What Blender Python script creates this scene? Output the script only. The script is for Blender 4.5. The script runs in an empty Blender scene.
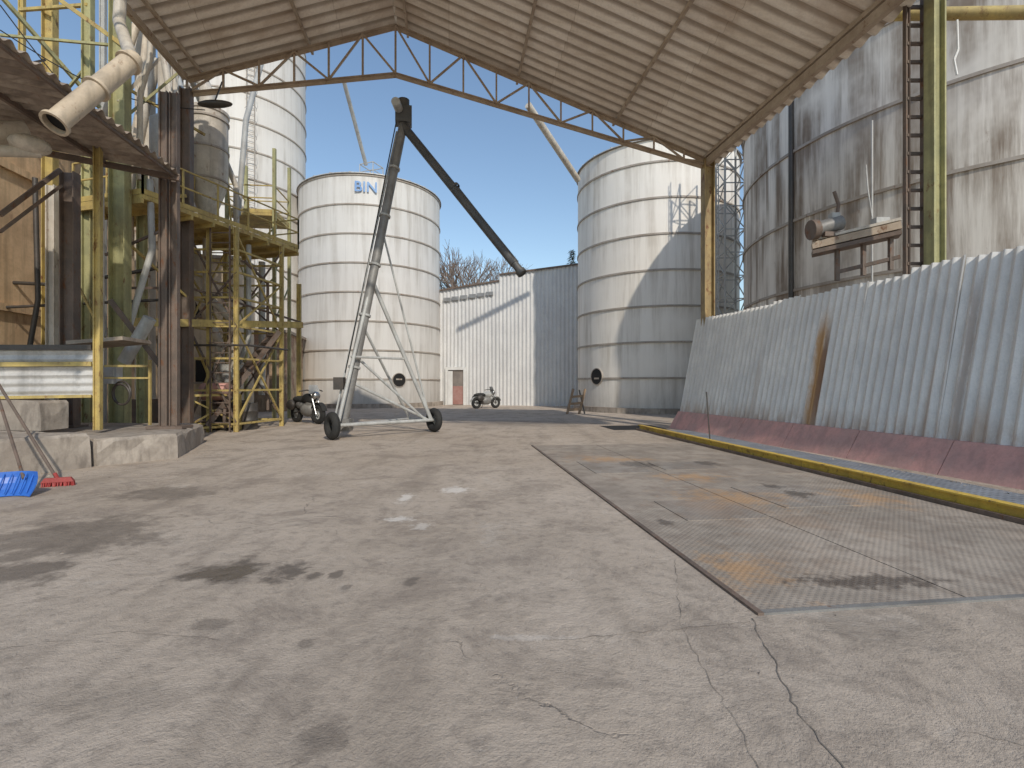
import bpy, math, random
from mathutils import Vector as V, Matrix
random.seed(7)
S=bpy.context.scene; COL=S.collection
F=500.0; CH=1.5
def at(px,py,D): return V(((px-512)/F*D, D, CH-(py-384)/F*D))
def G(px,py): 
    D=CH*F/(py-384); return V(((px-512)/F*D,D,0))
u=V((-.125,.992,0)); v=V((.992,.125,0)); B0=V((1.63,3.29,0)); UP=V((0,0,1))
def W(s,t,z=0): return B0+v*s+u*t+V((0,0,z))
Pa=V((5.4,17.2,0)); Pb=V((8.0,2.9,0)); fd=(Pb-Pa).normalized(); fn=V((-fd.y,fd.x,0)); fn=fn if fn.x>0 else -fn; FL=(Pb-Pa).length
ER=V((6.66,17,9.2)); RZ=12.85; R0=ER-v*10.4; R0.z=RZ
RP=.40
# ---------------- materials
def N(nt,t,**k):
    n=nt.nodes.new(t)
    for a,b in k.items():
        if a in n.inputs: n.inputs[a].default_value=b
        else: setattr(n,a,b)
    return n
def mixc(nt,f,a,b,mode='MIX'):
    m=nt.nodes.new('ShaderNodeMix'); m.data_type='RGBA'; m.blend_type=mode
    for i,x in ((0,f),(6,a),(7,b)):
        if isinstance(x,(int,float)): m.inputs[i].default_value=x
        elif isinstance(x,tuple): m.inputs[i].default_value=(*x,1) if len(x)==3 else x
        else: nt.links.new(x,m.inputs[i])
    return m.outputs[2]
def ramp(nt,src,a,b,inv=False):
    m=N(nt,'ShaderNodeMapRange'); nt.links.new(src,m.inputs[0]); m.inputs[1].default_value=a; m.inputs[2].default_value=b
    m.inputs[3].default_value=1 if inv else 0; m.inputs[4].default_value=0 if inv else 1
    m.interpolation_type='SMOOTHSTEP'
    return m.outputs[0]
def mth(nt,op,a,b=0.0,c=None):
    m=nt.nodes.new('ShaderNodeMath'); m.operation=op
    for i,x in enumerate((a,b) if c is None else (a,b,c)):
        if isinstance(x,(int,float)): m.inputs[i].default_value=x
        else: nt.links.new(x,m.inputs[i])
    return m.outputs[0]
def vdot(nt,vec,w):
    n=N(nt,'ShaderNodeVectorMath',operation='DOT_PRODUCT'); nt.links.new(vec,n.inputs[0]); n.inputs[1].default_value=w; return n.outputs['Value']
def noise(nt,vec,sc,det=6,ro=.6,scale3=None,dist=0):
    if scale3:
        mp=N(nt,'ShaderNodeVectorMath',operation='MULTIPLY'); nt.links.new(vec,mp.inputs[0]); mp.inputs[1].default_value=scale3; vec=mp.outputs[0]
    n=N(nt,'ShaderNodeTexNoise'); n.inputs['Scale'].default_value=sc; n.inputs['Detail'].default_value=det; n.inputs['Roughness'].default_value=ro; n.inputs['Distortion'].default_value=dist
    nt.links.new(vec,n.inputs['Vector']); return n.outputs['Fac']
def newmat(name):
    m=bpy.data.materials.new(name); m.use_nodes=True; nt=m.node_tree; b=nt.nodes['Principled BSDF']; return m,nt,b
def bump(nt,b,h,st,dist=.02,prev=None):
    n=N(nt,'ShaderNodeBump'); n.inputs['Strength'].default_value=st; n.inputs['Distance'].default_value=dist
    nt.links.new(h,n.inputs['Height'])
    if prev: nt.links.new(prev,n.inputs['Normal'])
    nt.links.new(n.outputs[0],b.inputs['Normal']); return n.outputs[0]
def weather(name,c1,c2,rust=0.0,rough=.6,metal=0,sc=1.5,streak=0.0,bst=.3,bsc=25,rustc=(.16,.06,.02),streakc=None,sdir=(1,1,.06),extra=None):
    m,nt,b=newmat(name); pos=N(nt,'ShaderNodeNewGeometry').outputs['Position']
    n1=noise(nt,pos,sc,7,.65); c=mixc(nt,ramp(nt,n1,.35,.65),c1,c2)
    n3=noise(nt,pos,bsc,3,.7); c=mixc(nt,mth(nt,'MULTIPLY',ramp(nt,n3,.4,.75),.25),c,tuple(x*.5 for x in c1))
    if streak>0:
        ns=noise(nt,pos,5,5,.6,sdir); c=mixc(nt,mth(nt,'MULTIPLY',ramp(nt,ns,.45,.68),streak),c,streakc or tuple(x*.4 for x in c1))
    if rust>0:
        nr=noise(nt,pos,sc*2.3,8,.75,(1,1,.5)); t=.78-rust*.45
        c=mixc(nt,ramp(nt,nr,t-.08,t+.06),c,rustc)
    if extra: c=extra(nt,pos,c)
    nt.links.new(c,b.inputs['Base Color']); b.inputs['Roughness'].default_value=rough; b.inputs['Metallic'].default_value=metal
    if bst: bump(nt,b,n3,bst,.01)
    return m
def silomat(name,c1,c2,dirt,dirtc,r,pw=2.6,ph=1.45,rust=.2,th0=.42):
    m,nt,b=newmat(name); oc=N(nt,'ShaderNodeTexCoord').outputs['Object']
    sp=N(nt,'ShaderNodeSeparateXYZ'); nt.links.new(oc,sp.inputs[0])
    th=mth(nt,'MULTIPLY',mth(nt,'ARCTAN2',sp.outputs[1],sp.outputs[0]),r)
    cb=N(nt,'ShaderNodeCombineXYZ'); nt.links.new(th,cb.inputs[0]); nt.links.new(sp.outputs[2],cb.inputs[1])
    br=N(nt,'ShaderNodeTexBrick'); nt.links.new(cb.outputs[0],br.inputs[0]); br.inputs['Scale'].default_value=1
    br.inputs['Brick Width'].default_value=pw; br.inputs['Row Height'].default_value=ph; br.inputs['Mortar Size'].default_value=.006
    br.inputs['Color1'].default_value=(*c1,1); br.inputs['Color2'].default_value=(*c2,1); br.inputs['Mortar'].default_value=(*[x*.82 for x in c1],1)
    br.inputs['Bias'].default_value=0
    ns=noise(nt,cb.outputs[0],1,7,.65,(2.2,.14,1)); nl=noise(nt,cb.outputs[0],.35,5,.6,(1,.7,1))
    f=mth(nt,'MULTIPLY',ramp(nt,ns,th0,th0+.27),mth(nt,'MULTIPLY',ramp(nt,nl,.3,.6),dirt))
    c=mixc(nt,f,br.outputs[0],dirtc)
    fr=mth(nt,'FRACT',mth(nt,'DIVIDE',sp.outputs[2],ph)); fm=mth(nt,'MULTIPLY',ramp(nt,fr,.55,1.0),mth(nt,'MULTIPLY',ramp(nt,ns,.35,.6),dirt*.5))
    c=mixc(nt,fm,c,dirtc)
    nr=noise(nt,cb.outputs[0],2.2,9,.75,(1.6,.5,1)); c=mixc(nt,mth(nt,'MULTIPLY',ramp(nt,nr,.62,.7),rust),c,(.2,.1,.05))
    lo=ramp(nt,sp.outputs[2],.2,2.4,True); c=mixc(nt,mth(nt,'MULTIPLY',lo,mth(nt,'ADD',mth(nt,'MULTIPLY',nr,.6),.05)),c,(.20,.18,.16))
    nt.links.new(c,b.inputs['Base Color']); b.inputs['Roughness'].default_value=.6; b.inputs['Metallic'].default_value=0
    nf=noise(nt,cb.outputs[0],1.2,3,.5); bump(nt,b,nf,.3,.05)
    return m
M={}
HP=1.8
M['silo1']=silomat('silo_metal',(.66,.63,.59),(.72,.69,.65),.55,(.36,.32,.27),4.8,2.6,HP)
M['silo2']=silomat('silo_metal_b',(.80,.75,.68),(.86,.81,.74),.6,(.42,.36,.29),4.5,2.6,HP)
M['silo3']=silomat('silo_metal_big',(.70,.65,.58),(.82,.77,.70),1.0,(.20,.145,.10),8,3.2,2.3,.45,.36)
M['hoop']=weather('hoop_steel',(.42,.37,.32),(.32,.27,.22),.3,.6,.0)
M['galv']=weather('galvanised',(.60,.58,.55),(.48,.46,.44),.12,.5,.1,1.2,.5,.2)
def fpt(px,py):
    d=V(((px-512)/F,1,-(py-384)/F)); o=V((0,0,CH)); p0=Pa+fn*.42+UP*.52; e2=(fn*.63+UP*3.2); nn=fd.cross(e2).normalized(); t=(p0-o).dot(nn)/d.dot(nn); return o+d*t
def fence_extra(nt,pos,c):
    s=vdot(nt,pos,tuple(fd)); z=vdot(nt,pos,(0,0,1))
    nz=noise(nt,pos,4,6,.7,(1,1,.25))
    # sheet to sheet tone
    cb=N(nt,'ShaderNodeCombineXYZ'); nt.links.new(mth(nt,'FLOOR',mth(nt,'DIVIDE',mth(nt,'SUBTRACT',s,Pa.dot(fd)),FL/15)),cb.inputs[0])
    wn=N(nt,'ShaderNodeTexWhiteNoise'); nt.links.new(cb.outputs[0],wn.inputs['Vector']); c=mixc(nt,mth(nt,'MULTIPLY',wn.outputs['Value'],.28),c,(.58,.56,.53))
    for px,w,am,col,z0,z1 in ((819,.20,.95,(.52,.28,.09),.5,3.3),(823,.07,.85,(.22,.10,.04),.5,3.0),(965,.06,.6,(.28,.18,.12),.8,3.5),(935,.09,.4,(.4,.26,.16),.5,2.2),(760,.10,.35,(.4,.28,.2),.5,2.6),(990,.12,.5,(.42,.25,.13),.5,1.5)):
        s0=fpt(px,360).dot(fd)
        a=mth(nt,'ABSOLUTE',mth(nt,'SUBTRACT',s,s0)); a=mth(nt,'ADD',a,mth(nt,'MULTIPLY',mth(nt,'SUBTRACT',nz,.5),w*1.6))
        f=mth(nt,'MULTIPLY',ramp(nt,a,w*.3,w,True),mth(nt,'MULTIPLY',ramp(nt,z,z1-.8,z1+.1,True),am)); c=mixc(nt,f,c,col)
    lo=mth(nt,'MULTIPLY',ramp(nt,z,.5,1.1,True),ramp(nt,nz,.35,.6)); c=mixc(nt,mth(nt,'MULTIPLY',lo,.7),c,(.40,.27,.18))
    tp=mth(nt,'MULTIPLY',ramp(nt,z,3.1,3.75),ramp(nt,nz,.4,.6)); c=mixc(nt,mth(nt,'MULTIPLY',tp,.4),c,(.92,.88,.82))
    return c
M['galvfence']=weather('fence_sheet',(.88,.84,.78),(.74,.71,.67),.03,.5,0,.8,.35,.08,25,(.38,.26,.17),(.52,.50,.47),(2,2,.10),fence_extra)
M['galvwall']=weather('wall_sheet',(.66,.65,.63),(.58,.57,.56),.02,.55,0,.7,.4,.15,10,(.5,.42,.35),(.76,.74,.71),(1.2,1.2,.05))
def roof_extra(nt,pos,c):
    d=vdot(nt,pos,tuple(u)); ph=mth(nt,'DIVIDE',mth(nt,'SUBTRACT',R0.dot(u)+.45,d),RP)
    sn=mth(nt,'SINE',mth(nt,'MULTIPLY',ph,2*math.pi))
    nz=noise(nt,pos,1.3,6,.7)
    c=mixc(nt,mth(nt,'MULTIPLY',ramp(nt,sn,-.1,.9),mth(nt,'ADD',mth(nt,'MULTIPLY',nz,.6),.35)),c,(.27,.20,.14))  # groove shading painted into the colour as dark stripes, broken up by noise
    nb=noise(nt,pos,.45,6,.65,(1,1.6,1)); c=mixc(nt,mth(nt,'MULTIPLY',ramp(nt,nb,.5,.66),.38),c,(.42,.29,.19))
    a=vdot(nt,pos,tuple(v)); cb=N(nt,'ShaderNodeCombineXYZ'); nt.links.new(a,cb.inputs[0]); nt.links.new(d,cb.inputs[1])
    br=N(nt,'ShaderNodeTexBrick'); nt.links.new(cb.outputs[0],br.inputs[0]); br.inputs['Scale'].default_value=1; br.inputs['Brick Width'].default_value=3.3; br.inputs['Row Height'].default_value=1.2
    br.offset=0; br.inputs['Mortar Size'].default_value=.008
    br.inputs['Color1'].default_value=(1,1,1,1); br.inputs['Color2'].default_value=(.83,.80,.77,1); br.inputs['Mortar'].default_value=(.7,.66,.62,1)
    return mixc(nt,1.0,c,br.outputs[0],'MULTIPLY')
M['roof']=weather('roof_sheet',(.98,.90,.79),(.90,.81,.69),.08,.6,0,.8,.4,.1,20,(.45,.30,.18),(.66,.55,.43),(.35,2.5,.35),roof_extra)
M['roofdark']=weather('roof_dark',(.42,.35,.28),(.24,.19,.15),.25,.7,.0,1.5,.6,.3,25,(.22,.10,.05),(.12,.09,.07),(.6,2.5,.6))
M['steelbrown']=weather('brown_steel',(.19,.135,.105),(.13,.10,.08),.35,.65,.0,2.5,.3)
M['truss']=weather('truss_paint',(.50,.40,.30),(.38,.29,.21),.3,.65,0,2)
M['olive']=weather('olive_paint',(.44,.41,.20),(.30,.29,.15),.3,.65,0,2.2,.5)
M['yellow']=weather('yellow_paint',(.58,.44,.15),(.40,.30,.12),.35,.65,0,2.5,.4)
M['ybeam']=weather('beam_yellow',(.75,.52,.08),(.58,.38,.08),.38,.6,0,3,.2,.4,30,(.16,.09,.05))
M['postochre']=weather('post_ochre',(.42,.31,.14),(.28,.20,.10),.4,.65,0,2,.5)
M['grey']=weather('grey_paint',(.50,.50,.48),(.40,.39,.37),.2,.5,.0,2,.4)
M['pale']=weather('pale_duct',(.64,.58,.50),(.50,.44,.36),.3,.55,.0,1.8,.5)
M['tan']=weather('tan_pipe',(.62,.51,.38),(.50,.40,.29),.25,.6,.0,1.8,.5)
M['augerm']=weather('auger_steel',(.27,.26,.245),(.18,.17,.16),.25,.5,.1,2)
M['spoutm']=weather('spout_steel',(.085,.085,.085),(.12,.115,.11),.1,.5,.2,2)
M['dark']=weather('dark_steel',(.06,.055,.05),(.09,.075,.065),.15,.5,.2,3)
M['darkwin']=weather('dusty_window',(.22,.22,.22),(.30,.30,.30),.0,.3,.0,3,0,0)
M['black']=weather('black_rubber',(.02,.02,.02),(.035,.033,.03),0,.85)
M['void']=weather('dark_opening',(.012,.012,.012),(.018,.016,.015),0,.9,0,2,0,0)
M['crackm']=weather('crack_dirt',(.15,.125,.10),(.26,.22,.18),0,.95,0,6,0,0)
M['red']=weather('red_plastic',(.40,.05,.04),(.3,.04,.035),0,.5)
M['blue']=weather('blue_plastic',(.03,.13,.50),(.04,.16,.55),0,.4,0,2,0,.1)
M['bluep']=weather('blue_paint',(.16,.32,.62),(.24,.40,.66),.0,.5)
M['wood']=weather('old_wood',(.36,.25,.16),(.25,.17,.11),0,.8,0,3,.3)
M['redpaint']=weather('red_concrete',(.70,.37,.32),(.54,.33,.29),.18,.75,0,1.2,.4,.5,18,(.46,.36,.31),(.35,.21,.18))
M['conc']=weather('dock_concrete',(.44,.38,.32),(.29,.245,.205),.2,.9,0,1.2,.6,.9,14,(.14,.12,.10),(.15,.125,.105),(1,1,.3))
M['plaster']=weather('ochre_plaster',(.78,.56,.35),(.58,.40,.24),.3,.9,0,.9,.5,.6,12,(.38,.24,.15))
M['beige']=weather('beige_plaster',(.68,.57,.43),(.52,.41,.29),.3,.9,0,.8,.5,.6,12,(.36,.26,.18))
M['white']=weather('white_paint',(.78,.77,.74),(.68,.66,.63),.05,.6)
M['interior']=weather('dim_interior',(.36,.18,.15),(.44,.28,.25),.1,.8)
M['interior2']=weather('dusty_interior',(.20,.17,.15),(.28,.24,.21),.1,.8)
M['bark']=weather('bark',(.20,.15,.12),(.28,.22,.18),0,.9)
M['needle']=weather('needles',(.05,.08,.03),(.08,.11,.05),0,.9,0,3,0,0)
M['chrome']=weather('chrome',(.55,.55,.55),(.4,.4,.4),.05,.25,.9)
def trough_extra(nt,pos,c):
    a=vdot(nt,pos,tuple(u)); s=mth(nt,'SINE',mth(nt,'MULTIPLY',a,2*math.pi/.09)); b_=vdot(nt,pos,tuple(v)); s2=mth(nt,'SINE',mth(nt,'MULTIPLY',b_,2*math.pi/.12))
    return mixc(nt,mth(nt,'MULTIPLY',mth(nt,'MULTIPLY',ramp(nt,s,-.4,.4),ramp(nt,s2,-.6,.2)),.6),c,(.07,.075,.085))
M['trough']=weather('trough_grating',(.30,.325,.36),(.22,.24,.27),.15,.55,0,1.8,.2,.3,40,(.25,.16,.10),None,(1,1,.06),trough_extra)
def brickmat():
    m,nt,b=newmat('brickwork'); pos=N(nt,'ShaderNodeNewGeometry').outputs['Position']
    sp=N(nt,'ShaderNodeSeparateXYZ'); nt.links.new(pos,sp.inputs[0])
    cb=N(nt,'ShaderNodeCombineXYZ'); nt.links.new(mth(nt,'ADD',sp.outputs[0],sp.outputs[1]),cb.inputs[0]); nt.links.new(sp.outputs[2],cb.inputs[1])
    br=N(nt,'ShaderNodeTexBrick'); nt.links.new(cb.outputs[0],br.inputs[0]); br.inputs['Scale'].default_value=3.5
    br.inputs['Color1'].default_value=(.38,.20,.12,1); br.inputs['Color2'].default_value=(.28,.16,.11,1); br.inputs['Mortar'].default_value=(.40,.36,.31,1)
    n=noise(nt,pos,.9,8,.7); c=mixc(nt,ramp(nt,n,.45,.55),br.outputs[0],(.58,.45,.30))
    nt.links.new(c,b.inputs['Base Color']); b.inputs['Roughness'].default_value=.9; bump(nt,b,n,.4,.05); return m
M['brick']=brickmat()
# ground
def ell(nt,pos,nz,cx,cy,rx,ry,amp=.7,soft=.3):
    s=N(nt,'ShaderNodeVectorMath',operation='SUBTRACT'); nt.links.new(pos,s.inputs[0]); s.inputs[1].default_value=(cx,cy,0)
    q=N(nt,'ShaderNodeVectorMath',operation='MULTIPLY'); nt.links.new(s.outputs[0],q.inputs[0]); q.inputs[1].default_value=(1/rx,1/ry,0)
    l=N(nt,'ShaderNodeVectorMath',operation='LENGTH'); nt.links.new(q.outputs[0],l.inputs[0])
    d=mth(nt,'ADD',l.outputs['Value'],mth(nt,'MULTIPLY',mth(nt,'SUBTRACT',nz,.5),amp*2.6))
    return ramp(nt,d,1.05-soft,1.05,True)
def pxell(px,py,wx,wy):
    c=G(px,py); a=G(px-wx,py); b=G(px+wx,py); f=G(px,py-wy); n=G(px,py+wy)
    return (c.x,(f.y+n.y)/2,max(.03,(b.x-a.x)/2),max(.03,(f.y-n.y)/2))
def groundmat():
    m,nt,b=newmat('yard_concrete'); pos=N(nt,'ShaderNodeNewGeometry').outputs['Position']
    L=noise(nt,pos,.22,6,.6); Md=noise(nt,pos,1.1,9,.74,None,.4); Fi=noise(nt,pos,9,8,.75); gr=noise(nt,pos,75,3,.7); Md2=noise(nt,pos,3.2,7,.7)
    c=mixc(nt,ramp(nt,L,.3,.7),(.45,.365,.285),(.55,.46,.375))
    c=mixc(nt,mth(nt,'MULTIPLY',ramp(nt,Md,.47,.64),.6),c,(.25,.20,.16))
    c=mixc(nt,mth(nt,'MULTIPLY',ramp(nt,Md,.44,.30),.5),c,(.64,.56,.475))
    c=mixc(nt,mth(nt,'MULTIPLY',ramp(nt,Md2,.54,.66),.35),c,(.22,.175,.14))
    c=mixc(nt,mth(nt,'MULTIPLY',ramp(nt,Fi,.47,.70),.5),c,(.20,.165,.135))
    c=mixc(nt,mth(nt,'MULTIPLY',ramp(nt,gr,.55,.75),.5),c,(.15,.125,.10))
    c=mixc(nt,mth(nt,'MULTIPLY',ramp(nt,gr,.42,.28),.35),c,(.74,.67,.59))
    st=noise(nt,pos,1,6,.6,(1.6,.22,1)); c=mixc(nt,mth(nt,'MULTIPLY',ramp(nt,st,.50,.68),.42),c,(.26,.21,.165))
    dn=N(nt,'ShaderNodeTexNoise'); dn.inputs['Scale'].default_value=1.3; dn.inputs['Detail'].default_value=6; nt.links.new(pos,dn.inputs['Vector'])
    a=N(nt,'ShaderNodeVectorMath',operation='MULTIPLY_ADD'); nt.links.new(dn.outputs['Color'],a.inputs[0]); a.inputs[1].default_value=(.9,.9,0); nt.links.new(pos,a.inputs[2])
    vo=N(nt,'ShaderNodeTexVoronoi',feature='DISTANCE_TO_EDGE'); vo.inputs['Scale'].default_value=.26; nt.links.new(a.outputs[0],vo.inputs['Vector'])
    ck=mth(nt,'MULTIPLY',ramp(nt,vo.outputs['Distance'],.0,.0020,True),ramp(nt,noise(nt,pos,.6,3),.52,.62))
    c=mixc(nt,mth(nt,'MULTIPLY',ck,.28),c,(.12,.10,.09))
    nz=noise(nt,pos,2.6,7,.7); nz2=noise(nt,pos,9,6,.68)
    dark=None
    for e,am,q in ((pxell(45,545,110,32),.62,0),(pxell(5,575,70,18),.75,0),(pxell(165,494,50,9),.6,0),(pxell(232,573,62,16),.9,0),(pxell(293,572,16,8),.85,1),(pxell(312,577,11,6),.8,1),(pxell(337,575,9,5),.8,1),(pxell(410,582,10,6),.65,1),
                 (pxell(322,740,34,24),.5,1),(pxell(305,645,12,7),.55,1),(pxell(212,625,26,8),.55,1),(pxell(640,466,22,4),.9,1),(pxell(880,630,100,26),.3,0),(pxell(520,424,70,4),.4,1),(pxell(470,560,160,50),.14,0),(pxell(90,700,120,30),.25,0),(pxell(345,588,7,4),.6,1)):
        f=mth(nt,'MULTIPLY',ell(nt,pos,nz2 if q else nz,*e,1.2,.6),am); dark=f if dark is None else mth(nt,'MAXIMUM',dark,f)
    c=mixc(nt,mth(nt,'MULTIPLY',dark,.85),c,(.085,.068,.054))
    lt=None
    for e,am in ((pxell(455,490,18,4),.7),(pxell(421,526,11,4),.45),(pxell(530,638,60,4),.25),(pxell(400,519,16,3),.7),(pxell(405,498,8,5),.7)):
        f=mth(nt,'MULTIPLY',ell(nt,pos,nz2,*e,1.2,.7),am); lt=f if lt is None else mth(nt,'MAXIMUM',lt,f)
    c=mixc(nt,lt,c,(.78,.72,.65))  # sun spots and sky glints painted as pale ellipses, plus one pale streak
    nt.links.new(c,b.inputs['Base Color'])
    pud=ell(nt,pos,nz,*pxell(232,573,40,9),1.0,.4)
    r=mth(nt,'SUBTRACT',mth(nt,'SUBTRACT',.92,mth(nt,'MULTIPLY',dark,.35)),mth(nt,'MULTIPLY',pud,.45)); nt.links.new(r,b.inputs['Roughness'])
    p=bump(nt,b,gr,.6,.012); p=bump(nt,b,Fi,.5,.03,p)
    bump(nt,b,mth(nt,'SUBTRACT',Md,mth(nt,'MULTIPLY',ck,.5)),.6,.08,p)
    return m
M['ground']=groundmat()
def platemat(name,base,rustamt):
    m,nt,b=newmat(name); pos=N(nt,'ShaderNodeNewGeometry').outputs['Position']
    mp=N(nt,'ShaderNodeMapping'); nt.links.new(pos,mp.inputs[0]); mp.inputs['Rotation'].default_value=(0,0,math.radians(45-7))
    ch=N(nt,'ShaderNodeTexWave'); ch.inputs['Scale'].default_value=7; ch.inputs['Distortion'].default_value=0; nt.links.new(mp.outputs[0],ch.inputs[0])
    ch2=N(nt,'ShaderNodeTexWave'); ch2.bands_direction='Y'; ch2.inputs['Scale'].default_value=7; nt.links.new(mp.outputs[0],ch2.inputs[0])
    hh=mth(nt,'MULTIPLY',ch.outputs['Fac'],ch2.outputs['Fac'])
    n1=noise(nt,pos,.8,9,.7); n2=noise(nt,pos,3,8,.7); n4=noise(nt,pos,.55,8,.65,None,.5)
    c=mixc(nt,ramp(nt,n1,.35,.65),base,tuple(x*.66 for x in base))
    c=mixc(nt,mth(nt,'MULTIPLY',ramp(nt,n2,.43,.65),.6),c,(.21,.165,.13))
    c=mixc(nt,mth(nt,'MULTIPLY',hh,.14),c,(.13,.11,.095))
    rm=None
    nz=noise(nt,pos,3.5,8,.78)
    for e in (pxell(735,500,70,12),pxell(745,575,60,26),pxell(690,478,46,5),pxell(870,500,40,12),pxell(610,460,50,4)):
        f=ell(nt,pos,nz,*e,1.8,1.1); rm=f if rm is None else mth(nt,'MAXIMUM',rm,f)
    c=mixc(nt,mth(nt,'MULTIPLY',rm,rustamt),c,(.50,.28,.12))
    c=mixc(nt,mth(nt,'MULTIPLY',ramp(nt,n4,.52,.68),.4),c,(.34,.22,.14))
    dk=None; nz2=noise(nt,pos,9,6,.65)
    for e in (pxell(640,465,20,4),pxell(706,464,14,3),pxell(772,487,12,3),pxell(798,495,18,4),pxell(664,523,9,4),pxell(870,583,90,8)):
        f=ell(nt,pos,nz2,*e,1.0,.6); dk=f if dk is None else mth(nt,'MAXIMUM',dk,f)
    c=mixc(nt,mth(nt,'MULTIPLY',dk,.7),c,(.07,.05,.04))
    nt.links.new(c,b.inputs['Base Color']); nt.links.new(mth(nt,'SUBTRACT',.78,mth(nt,'MULTIPLY',dk,.5)),b.inputs['Roughness'])
    p=bump(nt,b,hh,.4,.01); bump(nt,b,n2,.3,.02,p); return m
M['plate']=platemat('checker_plate',(.42,.355,.29),.6)
M['plate2']=platemat('inset_plate',(.36,.315,.27),.45)
# ---------------- mesh builder
def perp(d):
    d=d.normalized(); a=UP if abs(d.z)<.95 else V((0,1,0)); s=d.cross(a).normalized(); return d,s,s.cross(d).normalized()
class MB:
    def __init__(s): s.v=[]; s.f=[]; s.sm=False
    def add(s,vs,fs):
        o=len(s.v); s.v+= [V(x) for x in vs]; s.f+=[tuple(i+o for i in f) for f in fs]; return s
    def hexa(s,p): return s.add(p,[(0,3,2,1),(4,5,6,7),(0,1,5,4),(1,2,6,5),(2,3,7,6),(3,0,4,7)])
    def box(s,c,sz,dx=V((1,0,0))):
        c=V(c); dx=V(dx).normalized(); dy=UP.cross(dx); x,y,z=[a/2 for a in sz]
        return s.hexa([c+dx*i*x+dy*j*y+UP*k*z for k in(-1,1) for i,j in((-1,-1),(1,-1),(1,1),(-1,1))])
    def bar(s,p,q,w,h=None):
        h=h or w; p=V(p);q=V(q); d,a,b=perp(q-p)
        return s.hexa([e+a*i*w/2+b*j*h/2 for e in(p,q) for i,j in((-1,-1),(1,-1),(1,1),(-1,1))])
    def ibeam(s,p,q,w,dv,t=.03):
        p=V(p);q=V(q);d=(q-p).normalized(); a=(V(dv)-d*V(dv).dot(d)).normalized(); b=d.cross(a)
        def pr(ca,ha,hb): s.hexa([e+a*(ca+i*ha)+b*j*hb for e in(p,q) for i,j in((-1,-1),(1,-1),(1,1),(-1,1))])
        pr(0,w/2-t,t/2); pr(w/2-t/2,t/2,w*.4); pr(-w/2+t/2,t/2,w*.4); return s
    def angle(s,p,q,w,t=.012):
        p=V(p);q=V(q);d,a,b=perp(q-p)
        s.hexa([e+a*x+b*y for e in(p,q) for x,y in((-w/2,0),(w/2,0),(w/2,t),(-w/2,t))])
        return s.hexa([e+a*x+b*y for e in(p,q) for x,y in((-w/2,-w),(-w/2+t,-w),(-w/2+t,-.001),(-w/2,-.001))])
    def tube(s,p,q,r,n=12,r2=None,cap=True):
        s.sm=True; p=V(p);q=V(q);r2=r if r2 is None else r2; d,a,b=perp(q-p); vs=[]
        for e,R in((p,r),(q,r2)):
            for i in range(n):
                t=2*math.pi*i/n; vs.append(e+(a*math.cos(t)+b*math.sin(t))*R)
        fs=[(i,(i+1)%n,n+(i+1)%n,n+i) for i in range(n)]
        if cap: fs+=[tuple(range(n))[::-1],tuple(range(n,2*n))]
        return s.add(vs,fs)
    def path(s,pts,r,n=8):
        for a,b in zip(pts,pts[1:]): s.tube(a,b,r,n)
        for p in pts[1:-1]:
            if r>.05: s.ball(p,r*1.02,r*1.02,r*1.02,10,6)
        return s
    def lathe(s,c,prof,n=64,axis=UP,caps=False):
        s.sm=True; c=V(c); 
        if axis is UP: d,a,b=UP,V((1,0,0)),V((0,1,0))
        else: d,a,b=perp(V(axis))
        vs=[c+d*z+(a*math.cos(2*math.pi*i/n)+b*math.sin(2*math.pi*i/n))*r for r,z in prof for i in range(n)]
        fs=[(k*n+i,k*n+(i+1)%n,(k+1)*n+(i+1)%n,(k+1)*n+i) for k in range(len(prof)-1) for i in range(n)]
        return s.add(vs,fs)
    def torus(s,c,axis,R,r,n=24,m=10):
        pr=[(R+r*math.cos(2*math.pi*k/m),r*math.sin(2*math.pi*k/m)) for k in range(m+1)]
        return s.lathe(c,pr,n,V(axis))
    def ball(s,c,rx,ry,rz,n=14,m=8,dx=V((1,0,0))):
        s.sm=True; c=V(c); dx=V(dx).normalized(); dy=UP.cross(dx); vs=[]
        for k in range(m+1):
            p=math.pi*k/m
            for i in range(n):
                t=2*math.pi*i/n; vs.append(c+dx*rx*math.sin(p)*math.cos(t)+dy*ry*math.sin(p)*math.sin(t)+UP*rz*math.cos(p))
        return s.add(vs,[(k*n+i,k*n+(i+1)%n,(k+1)*n+(i+1)%n,(k+1)*n+i) for k in range(m) for i in range(n)])
    def corr(s,p,q,p2,q2,pitch,amp,rows=2,jit=0,per=6,trap=False):
        s.sm=not trap; p,q,p2,q2=map(V,(p,q,p2,q2)); L=(q-p).length; n=max(4,int(L/pitch*per)); nr=(q-p).cross(p2-p).normalized()
        vs=[]
        for k in range(rows+1):
            w=k/rows; a=p.lerp(p2,w); b=q.lerp(q2,w)
            for i in range(n+1):
                x=i/n; ph=(x*L/pitch)%1.0
                h=math.sin(2*math.pi*ph) if not trap else max(-1,min(1,2.2*math.sin(2*math.pi*ph)))
                j=(math.sin(x*7+w*5+p.x*3)*jit) if jit else 0
                vs.append(a.lerp(b,x)+nr*(h*amp+j))
        return s.add(vs,[(k*(n+1)+i,k*(n+1)+i+1,(k+1)*(n+1)+i+1,(k+1)*(n+1)+i) for k in range(rows) for i in range(n)])
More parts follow.
